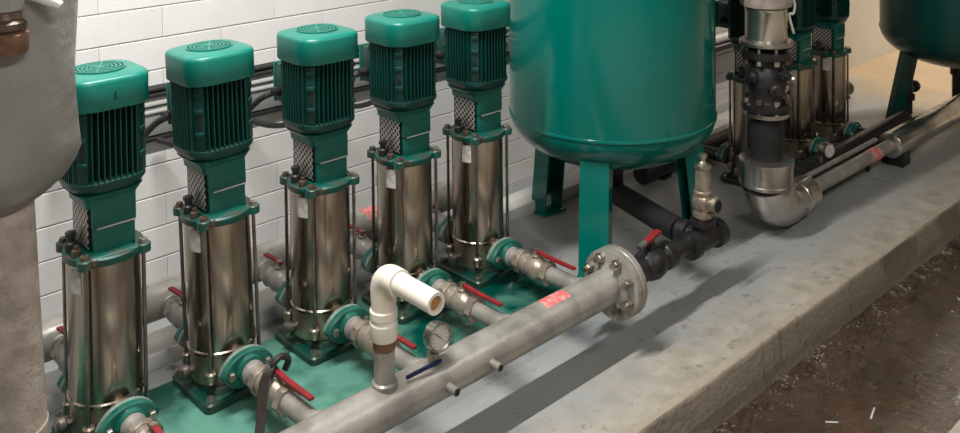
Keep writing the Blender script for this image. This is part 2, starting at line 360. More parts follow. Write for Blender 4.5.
# ------------------------------------------------------------------ pump
def hexbolt(r, h, T):
    return MB().lathe([(r, 0), (r, h*0.8), (r*0.85, h)], 6, T)
def make_pump():
    t = thing('booster_pump', '-', 'pump')
    # base plate with raised pads
    bp = MB().loft([rsq(.098, .104, .018, 0), rsq(.098, .104, .018, .016), rsq(.094, .100, .016, .020)])
    bp.loft([rsq(.074, .085, .03, .016), rsq(.070, .08, .03, .034)])
    base = bp.build('base_plate', 'green_base', t, 30)
    for sx in (-1, 1):
        for sy in (-1, 1):
            hexbolt(.011, .012, TR((sx*.080, sy*.086, .019))).build('bolt', 'bolt', base)
    # lower casing body + ring + steel casing
    lw = MB().lathe([(.070, .030), (.079, .036), (.081, .05), (.081, .108), (.084, .112)], 48)
    for sx in (-1, 1):
        for sy in (-1, 1): lw.lathe([(.010, .050), (.014, .056), (.014, .076), (.010, .080)], 14, TR((sx*.066, sy*.066, 0)))
    low = lw.build('pump_foot', 'steel_low', t)
    MB().lathe([(.084, .110), (.0865, .113), (.0865, .119), (.083, .122)], 48).build('casing_band', 'steel', t)
    cas = MB().lathe([(.0825, .120), (.0825, .446)], 64).build('casing', 'steel', t)
    # sticker on the casing towards the row's end
    a0, a1 = math.radians(192), math.radians(214); lp = [[], []]
    lab = MB(); n = 8; vs = []; fs = []
    for i in range(n+1):
        a = a0+(a1-a0)*i/n
        for z in (.375, .43): vs.append((.0831*math.cos(a), .0831*math.sin(a), z))
    for i in range(n): fs.append((2*i, 2*i+2, 2*i+3, 2*i+1))
    lab.add(vs, fs).build('label_sticker', 'label', cas)
    # head flange with lugs
    hf = MB().loft([rsq(.074, .074, .030, .442), rsq(.078, .078, .034, .446), rsq(.078, .078, .034, .458), rsq(.074, .074, .03, .462)])
    hf.lathe([(.088, .440), (.090, .443), (.090, .456), (.086, .460)], 48)
    for sx in (-1, 1):
        for sy in (-1, 1): hf.lathe([(.017, .442), (.017, .460), (.015, .462)], 16, TR((sx*.0675, sy*.0675, 0)))
    head = hf.build('head_flange', 'green_head', t)
    for sx in (-1, 1):
        for sy in (-1, 1):
            r = MB().tube([(sx*.0675, sy*.0675, .066), (sx*.0675, sy*.0675, .472)], .0048, 10).build('tie_rod', 'rod', t)
            hexbolt(.0105, .012, TR((sx*.0675, sy*.0675, .460))).build('nut', 'dark_bolt' if sx < 0 else 'bolt', r)
    # lantern: solid casting towards the manifold, open windows with guards on the sides
    ln = MB()
    ln.box(-.044, .054, -.058, -.044, .458, .520, .003)
    ln.box(-.046, .056, -.061, -.044, .520, .582, .003)
    ln.box(-.050, .054, .048, .056, .458, .582, .003)
    ln.box(.030, .054, -.058, .056, .458, .47, .003)
    ln.loft([rsq(.058, .060, .012, .570), rsq(.060, .062, .014, .586), rsq(.078, .078, .04, .604)])
    ln.loft([rsq(.060, .062, .02, .456), rsq(.058, .060, .02, .466)])
    lan = ln.build('lantern', 'green', t, 30)
    MB().strip([(-.036, -.0618, .5208), (.053, -.0618, .5208)], (0, .0006, 0), (0, 0, .0016)).build('casting_edge', 'label', lan)
    MB().box(-.052, -.049, -.045, .047, .474, .572, .001).build('coupling_guard', 'guard', t)
    MB().box(.049, .052, -.045, .047, .474, .572, .001).build('coupling_guard', 'guard', t)
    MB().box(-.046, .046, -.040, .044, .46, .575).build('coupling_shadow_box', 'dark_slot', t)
    # vent cock and plugs on the head
    MB().lathe([(.014, .458), (.014, .478), (.009, .482), (.009, .492), (.012, .494), (.012, .503), (.004, .506)], 12, TR((-.070, .012, 0))).build('vent_plug', 'black', t)
    MB().lathe([(.011, .458), (.011, .474), (.006, .476), (.006, .484)], 10, TR((-.072, -.028, 0))).build('vent_plug', 'dark_bolt', t)
    # motor
    mb = MB()
    mb.loft([rsq(.066, .066, .045, .596), rsq(.082, .082, .055, .612), rsq(.088, .088, .057, .622), rsq(.088, .088, .057, .632), rsq(.080, .080, .055, .636)])
    mb.lathe([(.062, .62), (.062, .80)], 40)
    for ax in range(4):                                     # corner columns
        a = PI/4+ax*PI/2; T = Matrix.Rotation(a, 4, 'Z')
        mb.box(.060, .0975, -.014, .014, .628, .802, .004, T=T)
    body = mb.build('motor_body', 'green_motor', t)
    fb = MB()
    for ax in range(4):
        T = Matrix.Rotation(ax*PI/2, 4, 'Z')
        for i in range(9):
            y = (-4+i)*.0128
            fb.box(.045, .0885-(.004 if abs(i-4) == 4 else 0), y-.0013, y+.0013, .632, .803, T=T)
    fb.build('cooling_fins', 'green_motor', body, smooth=False)
    for ax in range(4):
        T = Matrix.Rotation(PI/4+ax*PI/2, 4, 'Z')
        for z in (.668, .725, .768):
            MB().box(.090, .103, -.012, .012, z, z+.014, .003, T=T).build('corner_lug', 'green_motor', body)
        MB().box(.0945, .0985, -.006, .006, .688, .722, .001, T=T).build('corner_slot', 'dark_slot', body)
    cw = MB()
    cw.loft([rsq(.092, .092, .050, .797), rsq(.094, .094, .050, .800), rsq(.0945, .0945, .050, .858), rsq(.0935, .0935, .050, .864), rsq(.090, .090, .048, .868), rsq(.083, .083, .045, .8705), rsq(.066, .066, .042, .874)], cap0=True)
    cowl = cw.build('fan_cowl', 'green_cowl', t, 50)
    MB().lathe([(.056, .8738), (.056, .8746)], 36).build('vent_opening', 'dark_slot', cowl)
    g = MB()
    for k in range(6):
        r = .008+k*.0092; n = 40
        lo = [[(rr*math.cos(2*PI*j/n), rr*math.sin(2*PI*j/n), z) for rr, z in ((r, .8745), (r+.0046, .8745), (r+.0046, .8772), (r, .8772))] for j in range(n)]
        g.loft(lo, closed=True)
    for k in range(8): g.box(.006, .056, -.002, .002, .8745, .8775, T=Matrix.Rotation(k*PI/4+.3, 4, 'Z'))
    g.lathe([(.011, .8745), (.011, .878)], 16)
    g.build('vent_grille', 'green_cowl', cowl)
    for ax in range(4):
        hexbolt(.0048, .004, Matrix.Rotation(ax*PI/2-.45, 4, 'Z') @ TR((.0955, 0, .812), 'x')).build('screw', 'bolt', cowl)
    # terminal box on the wall side
    tb = MB().box(-.052, .052, .080, .142, .655, .765, .008).build('terminal_box', 'green_motor', t)
    MB().box(-.054, .054, .141, .152, .653, .767, .005).build('lid', 'green', tb)
    MB().lathe([(.014, 0), (.014, .016), (.011, .018), (.011, .034)], 10, TR((-.050, .112, .690), '-x')).build('cable_gland', 'black', tb)
    # drain plug
    MB().lathe([(.012, 0), (.012, .012), (.019, .016), (.019, .030), (.013, .036)], 12, TR((-.078, .010, .062), '-x')).build('drain_plug', 'rod', t)
    # oval flanges, outlet (towards the manifold) and inlet (towards the wall)
    for sgn in (-1, 1):
        def oval(hx, hz, y):
            return [(hx*math.cos(2*PI*j/40)*(1-.10*abs(math.sin(4*PI*j/40))), y, .090+hz*math.sin(2*PI*j/40)) for j in range(40)]
        MB().loft([oval(.030, .030, sgn*.07), oval(.032, .032, sgn*.112)]).build('port_neck', 'steel_low', t)
        f1 = MB().loft([oval(.066, .041, sgn*.108), oval(.069, .044, sgn*.110), oval(.069, .044, sgn*.117), oval(.067, .042, sgn*.119)]).build('port_flange', 'port_face', t)
        f2 = MB().loft([oval(.066, .041, sgn*.1195), oval(.069, .044, sgn*.122), oval(.069, .044, sgn*.136), oval(.066, .041, sgn*.139), oval(.037, .036, sgn*.140), oval(.034, .033, sgn*.152)]).build('oval_flange', 'green_flange', t)
        for sx in (-1, 1):
            hexbolt(.011, .012, TR((sx*.049, sgn*.137, .090), '-y' if sgn < 0 else 'y')).build('bolt', 'bolt', f2)
    return t

pump0 = make_pump()
where = ['beside the grey insulation jacket', 'second from the grey insulation jacket', 'in the middle of the five', 'second from the big green tank', 'standing next to the big green tank']
PX = [0.3*k for k in range(5)]
pumps = []
for k, x in enumerate(PX):
    t = pump0 if k == 0 else copy_tree(pump0)
    t.location = (x, 0, .0022 if k == 1 else 0); t['label'] = 'upright steel pump with green motor, ' + where[k]; t['group'] = 'row of five booster pumps'
    pumps.append(t)
pumps[1].rotation_euler = (-.017, -.018, 0)          # this one leans a little
w2 = ['nearest the black rubber connector', 'in the middle of the far three', 'at the end towards the dark green tank']
P2X = [2.74, 3.09, 3.42]
for k, x in enumerate(P2X):
    t = copy_tree(pump0); t.location = (x, -0.08, ZF)
    t['label'] = 'vertical pump behind the clad elbow pipe, ' + w2[k]; t['group'] = 'second set of pumps'

# tiny moulded mark on the first pump's cowl
mk = MB().box(-.0015, .0015, -.0975, -.0955, .824, .838).box(-.005, .005, -.0975, -.0955, .821, .824)
mk.build('moulded_mark', 'green_motor', [c for c in pumps[0].children if c.name.startswith('fan_cowl')][0])

# ------------------------------------------------------------------ skid
sk = thing('pump_skid', 'worn green steel base frame under the row of five pumps', 'base frame', (0, 0, ZF))
MB().box(-.62, 1.33, -.30, .106, .088, .0995, .003).build('deck_plate', 'green_skid', sk)
for y0, y1 in ((-.298, -.29), (.096, .104)): MB().box(-.62, 1.33, y0, y1, 0, .089).build('side_rail', 'green_skid', sk)
for x0 in (-.618, 1.32): MB().box(x0, x0+.008, -.29, .096, 0, .089).build('end_rail', 'green_skid', sk)

# ------------------------------------------------------------------ discharge manifold
MY, MZ, MR = -0.484, 0.09, 0.05
def make_valve(sgn, L, label, group):
    """threaded ball valve from an oval flange (local origin) along sgn*y over length L"""
    t = thing('ball_valve', label, 'valve', group=group); ax = 'y' if sgn > 0 else '-y'
    T0 = TR((0, 0, 0), ax)
    c = .11 if sgn < 0 else .075
    VM = 'brass' if sgn < 0 else 'galv_dull'
    MB().lathe([(.030, 0), (.030, .010), (.026, .013), (.025, .04)], 20, T0).build('threaded_nipple', 'galv_dull', t)
    MB().lathe([(.033, c-.075), (.036, c-.072), (.036, c-.056), (.033, c-.053)], 8, T0).build('union_nut', VM, t)
    vb = MB().lathe([(.028, c-.055), (.031, c-.045), (.031, c-.034), (.026, c-.03), (.033, c-.018), (.036, c), (.033, c+.018), (.026, c+.030), (.031, c+.034), (.031, c+.045)], 24, T0)
    vb.lathe([(.014, .02), (.014, .040), (.009, .042), (.009, .050)], 12, TR((0, sgn*c, 0)))
    vb.build('valve_body', VM, t)
    MB().lathe([(.034, c+.040), (.037, c+.043), (.037, c+.056), (.034, c+.060)], 6, T0).build('hex_end', VM, t)
    MB().lathe([(.024, c+.05), (.024, L)], 20, T0).build('pipe_stub', 'galv', t)
    MB().lathe([(.009, .047), (.009, .057)], 6, TR((0, sgn*c, 0))).build('stem_nut', 'bolt', t)
    s2 = sgn
    lv = MB().strip([(.0, s2*(c-.012), .052), (.0, s2*(c+.02), .052), (.002, s2*(c+.035), .048), (.006, s2*(c+.15), .046)] if sgn < 0 else
                    [(.0, s2*(c-.012), .052), (.0, s2*(c+.015), .052), (-.004, s2*(c+.03), .056), (-.010, s2*(c+.065), .058)], (.0068, 0, 0), (0, 0, .003))
    lv.build('lever_handle', 'red', t)
    return t
for k, x in enumerate(PX):
    vlabel = ['the pump beside the insulation jacket', 'the second pump', 'the middle pump', 'the fourth pump', 'the pump beside the green tank'][k]
    a = make_valve(-1, .288, 'ball valve with red lever between front manifold and ' + vlabel, 'outlet valves'); a.location = (x, -.150, .09)
    a = make_valve(1, .165, 'red-lever valve joining the rear suction pipe to ' + vlabel, 'inlet valves'); a.location = (x, .150, .09)

mf = thing('discharge_manifold', 'long grey header pipe with bolted end flange in front of pumps', 'pipe', (0, MY, MZ))
XM0, XM1 = -.284, 1.30
MB().lathe([(MR, XM0), (MR, XM1)], 48, TR((0, 0, 0), 'x')).build('header_pipe', 'galv', mf)
for x in PX: MB().lathe([(.030, .040), (.030, .053), (.027, .056)], 20, TR((x, 0, 0), 'y')).build('branch_socket', 'galv', mf)
for x in (.609, .753):
    nz = MB().lathe([(.0105, .044), (.0105, .080)], 14, TR((x, 0, 0), '-y')).build('drain_nipple', 'galv', mf)
    MB().lathe([(.008, .0795), (.008, .0805)], 12, TR((x, 0, 0), '-y')).build('bore', 'dark_slot', nz)
# red sticker, wrapped on the pipe top
vs, fs = [], []
for i in range(7):
    a = math.radians(62+i*9)
    for x in (.985, 1.08): vs.append((x, -math.cos(a)*(MR+.0006), math.sin(a)*(MR+.0006)))
for i in range(6): fs.append((2*i, 2*i+1, 2*i+3, 2*i+2))
MB().add(vs, fs).build('red_sticker', 'red_tape', mf)
MB().lathe([(.050, 1.262), (.068, 1.275), (.097, 1.278), (.101, 1.281), (.101, 1.297), (.098, 1.300)], 48, TR((0, 0, 0), 'x')).build('end_flange', 'galv', mf)
bf = MB().lathe([(.098, 1.303), (.101, 1.306), (.101, 1.322), (.097, 1.326)], 48, TR((0, 0, 0), 'x')).build('blind_flange', 'galv', mf)
MB().lathe([(.088, 1.299), (.088, 1.304)], 40, TR((0, 0, 0), 'x')).build('gasket', 'rubber', mf)
for k in range(8):
    a = k*PI/4+PI/8; y, z = .079*math.cos(a), .079*math.sin(a)
    b = MB().lathe([(.0155, 0), (.0155, .015), (.010, .016), (.009, .032)], 6, TR((1.2785, y, z), '-x'))
    b.build('bolt', 'bolt', bf)
    hexbolt(.012, .012, TR((1.326, y, z), 'x')).build('nut', 'bolt', bf)

# black check valve, tee and relief valve beyond the end flange
cv = thing('black_valve', 'black iron valve with red lever screwed into the end flange', 'valve', (1.33, MY, MZ))
MB().lathe([(.030, -.003), (.030, .035), (.042, .038), (.044, .053), (.042, .062), (.042, .085), (.036, .09), (.034, .10), (.046, .12), (.050, .145), (.046, .17), (.034, .19), (.036, .20), (.042, .205), (.042, .235), (.036, .24), (.030, .245), (.030, .335)], 28, TR((0, 0, 0), 'x')).build('valve_body', 'black_iron', cv)
MB().lathe([(.018, .03), (.018, .058), (.010, .060), (.010, .072)], 12, TR((.145, 0, 0))).build('stem', 'black_iron', cv)
MB().strip([(.112, .0, .072), (.140, .0, .077), (.155, .0, .084), (.185, .0, .087)], (0, .011, 0), (0, 0, .004)).build('lever_handle', 'red', cv)
MB().strip([(.085, 0, .066), (.118, 0, .074)], (0, .009, 0), (0, 0, .004)).build('lever_end', 'bolt', cv)
te = thing('black_tee', 'black iron tee at the end of the header under the relief valve', 'pipe fitting', (1.755, MY, MZ-.012))
tb = MB().lathe([(.034, -.085), (.043, -.082), (.043, -.055), (.036, -.050), (.036, .055), (.046, .060), (.046, .090), (.036, .094)], 28, TR((0, 0, 0), 'x'))
tb.lathe([(.034, 0), (.034, .048), (.042, .05), (.042, .066)], 28); tb.build('tee_body', 'black_iron', te)
tb = MB().lathe([(.032, 0), (.032, .05), (.042, .054), (.042, .09)], 24, TR((0, 0, 0), 'y')).build('side_outlet', 'black_iron', te)
MB().box(.093, .104, -.016, .016, -.016, .016, .002).build('plug', 'black_iron', te)
rv = thing('relief_valve', 'tarnished brass relief valve standing on the black tee', 'valve', (1.755, MY, MZ+.050))
MB().lathe([(.022, -.006), (.022, .012), (.032, .014), (.032, .030), (.022, .034)], 8).build('hex_base', 'nickel', rv)
MB().lathe([(.024, .03), (.033, .045), (.036, .062), (.033, .08), (.026, .088)], 24).build('body', 'nickel', rv)
mo = MB().lathe([(.020, .02), (.020, .042), (.028, .044), (.028, .058)], 20, TR((0, 0, .062), '-y')).build('outlet', 'nickel', rv)
MB().lathe([(.020, .0575), (.020, .0588)], 18, TR((0, 0, .062), '-y')).build('bore', 'dark_slot', mo)
MB().lathe([(.031, .086), (.031, .098), (.026, .102), (.024, .165), (.021, .175)], 24).build('bonnet', 'nickel', rv)
MB().lathe([(.027, .174), (.027, .184), (.016, .190), (.010, .196), (.010, .206), (.015, .208), (.015, .218), (.006, .222)], 12).build('cap', 'bolt', rv)

# pvc riser with open elbow
pv = thing('pvc_riser', 'white plastic elbow pipe with open end on a grey nipple', 'pipe', (.456, MY, MZ+MR))
MB().lathe([(.028, -.012), (.030, -.006), (.030, .006), (.0245, .010), (.0245, .095)], 24).build('steel_nipple', 'galv', pv)
MB().lathe([(.0255, .084), (.0265, .088), (.0265, .108), (.025, .112)], 24).build('rusty_thread', 'rust', pv)
MB().lathe([(.030, .108), (.0325, .112), (.0325, .146), (.029, .150), (.027, .160)], 28).build('adaptor', 'pvc', pv)
MB().lathe([(.029, .156), (.0325, .160), (.0325, .176), (.029, .179)], 28).build('collar', 'pvc', pv)
el = [(0, 0, .165), (0, 0, .222)] + [(0, -.036*(1-math.cos(a)), .222+.036*math.sin(a)) for a in [PI/2*i/10 for i in range(1, 11)]] + [(0, -.062, .258)]
MB().tube(el, [.028]+[.0305]*(len(el)-1), 28).build('elbow', 'pvc', pv)
n = 28; lo = []
for rr, y in ((.0165, -.05), (.0165, -.190), (.0245, -.190), (.0245, -.05)):
    lo.append([(rr*math.cos(2*PI*j/n), y, .258 + rr*math.sin(2*PI*j/n)) for j in range(n)])
MB().loft(lo, cap0=False, cap1=False).build('open_pipe', 'pvc', pv)
MB().lathe([(.0163, .07), (.0163, .183)], 24, TR((0, 0, .258), '-y')).build('bore', 'pvc_in', pv)

# gauge with blue lever cock
gc = thing('gauge_cock', 'small cock with blue lever under the pressure gauge', 'valve', (.597, MY-.006, MZ+MR-.004))
MB().lathe([(.011, -.004), (.011, .012), (.014, .013), (.014, .026), (.008, .028)], 8).build('cock_body', 'brass', gc)
MB().lathe([(.006, .008), (.006, .024)], 8, TR((0, 0, .014), '-y')).build('stem', 'bolt', gc)
MB().strip([(.006, -.024, .014), (-.03, -.024, .014), (-.045, -.022, .013), (-.095, -.018, .010)], (0, .0, .0038), (0, .003, 0)).build('lever_handle', 'blue', gc)
pg = thing('pressure_gauge', 'round steel pressure gauge standing on the grey header pipe', 'gauge', (.597, MY-.006, MZ+MR+.022))
G = Matrix.Translation((.006, -.006, .040)) @ Matrix.Rotation(-.02, 4, 'Z') @ Matrix.Rotation(PI/2-.12, 4, 'X') @ Matrix.Scale(1.12, 4)
MB().lathe([(.008, 0), (.008, .018)], 8).build('stem', 'brass', pg)
MB().lathe([(.026, -.012), (.029, -.009), (.029, .010), (.026, .012)], 32, G).build('case', 'bolt', pg)
rg = [[(r_*math.cos(2*PI*j/36), r_*math.sin(2*PI*j/36), z) for r_, z in ((.0245, .010), (.030, .010), (.030, .016), (.0265, .017))] for j in range(36)]
MB().loft(rg, closed=True, T=G).build('bezel', 'bolt', pg)
dl = MB().lathe([(.025, .0118), (.025, .0128)], 32, G).build('dial', 'dial', pg)
nd = MB().box(-.0009, .0009, -.006, .018, .013, .0138, T=G @ Matrix.Rotation(.8, 4, 'Z')).build('needle', 'red', dl)
tk = MB()
for k in range(11):
    tk.box(-.0005, .0005, .0185, .0225, .0129, .0133, T=G @ Matrix.Rotation(math.radians(-135+27*k), 4, 'Z'))
tk.build('scale_marks', 'black', dl)

# dark strap looped over the second pump's outlet valve
st = bez([(.34, -.235, .150), (.315, -.25, .162), (.285, -.262, .155), (.262, -.27, .12), (.24, -.295, .06), (.215, -.322, .012), (.19, -.345, -.04), (.17, -.365, -.092)], 6)
tag(MB().strip(st, (.010, -.006, .004), (.001, .002, .002)).build('strap', mat('dark_strap', (.012, .008, .006), (.022, .014, .010), .5, scale=30)), 'dark brown strap hanging over the outlet of the second pump', 'strap')
tag(MB().tube(bez([(.33, -.255, .13), (.335, -.262, .155), (.315, -.262, .170), (.295, -.262, .160), (.290, -.258, .13)], 6), .008, 10).build('clamp_loop', 'black'), 'black clamp loop around the second pump outlet pipe', 'clamp')

# ------------------------------------------------------------------ suction manifold
SY = .362
sm = thing('suction_manifold', 'grey suction header pipe running along the wall behind the five pumps', 'pipe', (0, SY, .09))
MB().lathe([(.052, -.75), (.052, 1.50)], 40, TR((0, 0, 0), 'x')).build('header_pipe', 'galv', sm)
MB().lathe([(.052, 1.49), (.055, 1.495), (.055, 1.51), (.045, 1.515)], 40, TR((0, 0, 0), 'x')).build('end_cap', 'galv', sm)
for x in PX: MB().lathe([(.031, .042), (.031, .056), (.027, .060)], 20, TR((x, 0, 0), '-y')).build('branch_socket', 'galv_dull', sm)
vs, fs = [], []
for i in range(7):
    a = math.radians(40+i*12)
    for x in (.995, 1.055): vs.append((x, -math.cos(a)*(.0528), math.sin(a)*(.0528)))
for i in range(6): fs.append((2*i, 2*i+1, 2*i+3, 2*i+2))
MB().add(vs, fs).build('red_sticker', 'red_tape', sm)
for x in (-.15, .45, 1.05):
    MB().box(x-.025, x+.025, .362-SY-.03, .362-SY+.03, -.1415, -.048, .003).build('support_block', 'galv_dull', sm)
# small fittings between the last two pumps
sw = thing('pressure_switch', 'small grey pressure fitting between fourth and fifth pump', 'fitting', (1.08, SY-.01, .138))
MB().lathe([(.009, -.002), (.009, .03), (.014, .032), (.014, .05), (.008, .052), (.008, .07)], 10).build('stem', 'bolt', sw)
MB().box(-.018, .018, -.018, .018, .068, .115, .004).build('body', 'galv_dull', sw)
tag(MB().tube(bez([(1.08, SY-.01, .252), (1.10, SY-.0, .29), (1.14, .36, .27), (1.16, .37, .20), (1.155, .38, .142)], 8), .0035, 8).build('sensor_wire', 'black'), 'thin black wire arching from the pressure fitting', 'wire')

# ------------------------------------------------------------------ cable tray on the wall
ct = thing('cable_tray', 'grey metal cable trunking fixed along the white block wall', 'cable tray', (0, WY, 0))
MB().box(-.75, 3.3, -.024, -.001, .482, .552, .002).build('trunking', 'tray', ct)
MB().box(-.75, 3.3, -.030, -.001, .552, .563, .002).build('lip', 'tray_light', ct)
MB().box(-.75, 3.3, -.034, -.030, .578, .590, .001).build('rail', 'tray_light', ct)
for i in range(14):
    x = -.6+i*.3
    MB().box(x-.012, x+.012, -.030, -.001, .563, .600, .001).build('bracket', 'tray', ct)
for i, (y, z, r) in enumerate(((-.011, .6095, .008), (-.029, .609, .0075), (-.011, .628, .008), (-.029, .627, .0075), (-.014, .470, .0095))):
    pts = bez([(-.74+k*.27, WY+y+random.uniform(-.0008, .0008), z+random.uniform(-.0012, .0012)) for k in range(16)], 4)
    tag(MB().tube(pts, r, 10).build('power_cable', 'black'), ['black cable lying against the wall on the trunking', 'thin black cable along the front of the trunking', 'black cable topmost against the wall over the trunking', 'black cable over the trunking, second from the top', 'black cable strung along the underside of the trunking'][i], 'cable', 'cables on the trunking')
for k, x in enumerate(PX):
    pts = bez([(x-.08, .112, .690), (x-.108, .14, .668), (x-.13, .24, .585), (x-.14, .38, .495), (x-.16, .50, .46), (x-.20, .604, .468)], 6)
    tag(MB().tube(pts, .0095, 10).build('motor_cable', 'black'), 'black motor cable from the trunking to ' + ['the pump beside the insulation jacket', 'the second pump', 'the middle pump', 'the fourth pump', 'the pump beside the green tank'][k], 'cable', 'motor cables')

# ------------------------------------------------------------------ tanks
def make_tank(loc, ang, label, m, legm, rho=.30, R=.378, a=.050, splay=.05):
    t = thing('pressure_tank', label, 'tank', (*loc, ZF))
    zw, zb = .481, .297                                   # weld line and dish bottom above the floor
    prof = [(R*math.sin(PI/2*i/14), zw-(zw-zb)*math.cos(PI/2*i/14)) for i in range(0, 15)]
    top = [(R*math.cos(PI/2*i/10), 1.85+.20*math.sin(PI/2*i/10)) for i in range(0, 11)]
    MB().lathe(prof+[(R, 1.0), (R, 1.5)]+top, 96).build('shell', m, t, 60)
    rgp = [[((R+r_)*math.cos(2*PI*j/96), (R+r_)*math.sin(2*PI*j/96), z) for r_, z in ((-.006, zw-.008), (.004, zw-.004), (.004, zw+.004), (-.006, zw+.008))] for j in range(96)]
    MB().loft(rgp, closed=True).build('weld_seam', m, t)
    MB().lathe([(.045, .25), (.045, .31)], 24).build('outlet_nozzle', 'black_iron', t)
    for k in range(3):
        T = Matrix.Rotation(ang+k*2*PI/3, 4, 'Z')
        lg = MB(); dpt, th = .075, .008
        def ch(r, z): return [(r, -a, z), (r, a, z), (r-dpt, a, z), (r-dpt, a-th, z), (r-th, a-th, z), (r-th, -a+th, z), (r-dpt, -a+th, z), (r-dpt, -a, z)]
        lg.loft([ch(rho+.03+splay, .008), ch(rho+.03, .45)], T=T)
        L = lg.build('leg', legm, t, smooth=False)
        MB().box(rho-.06+splay, rho+.045+splay, -a-.01, a+.01, 0, .008, .001, T=T).build('foot_plate', legm, L)
    return t
TC = (1.872, -.010)
dcam = Vector((CAM.x-TC[0], CAM.y-TC[1])); a0 = math.atan2(dcam.y, dcam.x)
make_tank(TC, a0-math.radians(10), 'large glossy green pressure tank on three legs beside five pumps', 'green_tank', 'green_tank')
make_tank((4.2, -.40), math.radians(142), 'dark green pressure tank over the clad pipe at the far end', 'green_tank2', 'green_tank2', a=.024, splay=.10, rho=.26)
nz = thing('tank_drain', 'dark pipe and cock hanging under the far dark green tank', 'pipe', (3.98, -.23, -.0))
MB().lathe([(.022, -.04), (.022, .03), (.034, .032), (.034, .06), (.024, .062), (.024, .24)], 14).build('drop_pipe', 'black_iron', nz)
MB().lathe([(.018, 0), (.018, .06), (.03, .062), (.03, .085)], 12, TR((0, 0, .085), 'x')).build('side_cock', 'black_iron', nz)

# black hose from under the tank to the tee
hs = [(1.872, -.010, .150), (1.872, -.010, .125), (1.8716, -.0115, .105), (1.868, -.024, .083), (1.860, -.050, .076)] + [(1.860-.103*i/6, -.050-.338*i/6, .076) for i in range(1, 7)]
tag(MB().tube(hs, .041, 20).build('tank_pipe', 'rubber'), 'thick black pipe from the big green tank outlet to the black tee', 'pipe')

# ------------------------------------------------------------------ insulated riser at the left
ri = thing('insulated_riser', 'brown-grey lagged vertical pipe below the grey insulation jacket', 'pipe', (-.350, -.474, ZF))
MB().lathe([(.066, .0), (.068, .40), (.066, .50), (.055, .86), (.054, .893)], 40).build('lagging', 'lagging', ri)
MB().lathe([(.067, .485), (.0685, .487), (.0685, .499), (.066, .501)], 40).build('band', 'lagging', ri)
jk = thing('insulation_jacket', 'bulging grey fabric insulation jacket around the riser valve', 'insulation', (-.345, -.472, .795))
n, loops = 48, []
random.seed(11); ph = [random.uniform(0, 6) for _ in range(8)]
for i in range(26):
    z = .62*i/25
    base = .126-.004*math.sin(z*11)
    if z < .09: base = 0.070+(.126-.070)*math.sin(min(1, z/.09)*PI/2)**.8
    lp = []
    for j in range(n):
        a = 2*PI*j/n
        r = base*(1+.018*math.sin(3*a+ph[0]+z*9)+.014*math.sin(5*a+ph[1]-z*17)+.012*math.sin(2*a+ph[2]+z*23)+.008*math.sin(9*a+ph[3]+z*30)*(z > .05))
        lp.append((r*math.cos(a), r*math.sin(a), z+.006*math.sin(2*a+ph[4])*(1 if z < .2 else 0)))
    loops.append(lp)
MB().loft(loops).build('fabric_shell', 'jacket', jk, 80)
# dark union valve projecting from the jacket and white plastic knob
Dv = (Vector((CAM.x, CAM.y, 0))-Vector((-.345, -.472, 0))).normalized()
uv = thing('union_valve', 'dark rusty union valve sticking out of the insulation jacket', 'valve', Vector((-.345, -.472, 1.063))+Dv*.130+Vector((.008, -.008, .030)))
MB().lathe([(.012, -.02), (.034, -.018), (.036, -.012), (.036, .012), (.028, .016)], 10).build('rusty_nut', 'rust', uv)
MB().lathe([(.026, .014), (.033, .020), (.033, .030), (.025, .036), (.022, .05)], 24).build('collar', 'dark_bolt', uv)
MB().lathe([(.022, .045), (.030, .05), (.030, .075), (.020, .08), (.020, .12)], 8).build('union_nut', 'galv_dull', uv)
kn = thing('plastic_knob', 'white plastic tube end on top of the insulation jacket', 'knob', Vector((-.345, -.472, 1.115))+Dv*.120+Vector((.069, -.050, .030)))
MB().tube([(-.03, .02, .022), (0, 0, .006), (.010, -.006, -.001)], [.010, .010, .007], 14).build('tube_end', 'white', kn)

# ------------------------------------------------------------------ clad elbow and vertical riser of the second set
EY, EZ, EX = -.42, .015, 2.265
ce = thing('clad_elbow_pipe', 'silver clad elbow and pipe running to the far green tank', 'pipe', (EX, EY, EZ))
MB().tube([(0, 0, .185), (0, 0, .095)], .096, 40).build('vertical_cladding', 'clad', ce)
pts = [(0, 0, .105)] + [(.15*(1-math.cos(q)), 0, .15*(1-math.sin(q))-.02) for q in [PI/2*i/6 for i in range(1, 7)]]
MB().tube(pts, [.096, .096, .094, .090, .085, .079, .073], 40).build('elbow_cladding', 'clad', ce, 14)
MB().lathe([(.0965, .092), (.0985, .094), (.0985, .104), (.0965, .106)], 40).build('lap_band', 'clad', ce)
MB().lathe([(.099, .176), (.099, .186), (.05, .190)], 40).build('top_rim', 'clad', ce)
MB().lathe([(.074, .145), (.068, .17), (.066, .30), (.060, .302)], 36, TR((0, 0, -.02), 'x')).build('outlet_cladding', 'clad', ce)
MB().lathe([(.067, .205), (.070, .208), (.070, .225), (.067, .228)], 36, TR((0, 0, -.02), 'x')).build('lap_band', 'clad', ce)
MB().lathe([(.028, .29), (.028, 1.15)], 24, TR((0, 0, -.02), 'x')).build('bare_pipe', 'galv', ce)
MB().lathe([(.040, 1.05), (.055, 1.06), (.057, 1.07), (.057, 2.1), (.05, 2.11)], 36, TR((0, 0, -.02), 'x')).build('straight_cladding', 'clad', ce)
MB().lathe([(.0295, .84), (.0295, .92)], 24, TR((0, 0, -.02), 'x')).build('red_tape', 'red_tape', ce)
MB().box(1.08, 1.16, -.05, .05, -.1149, -.055, .004).build('pipe_support', 'black_iron', ce)
cd = MB().tube([(2.60, -.375, .02), (3.28, -.375, .02)], .011, 12).build('conduit', 'galv'); tag(cd, 'thin steel conduit alongside the bare pipe before the far tank', 'conduit')
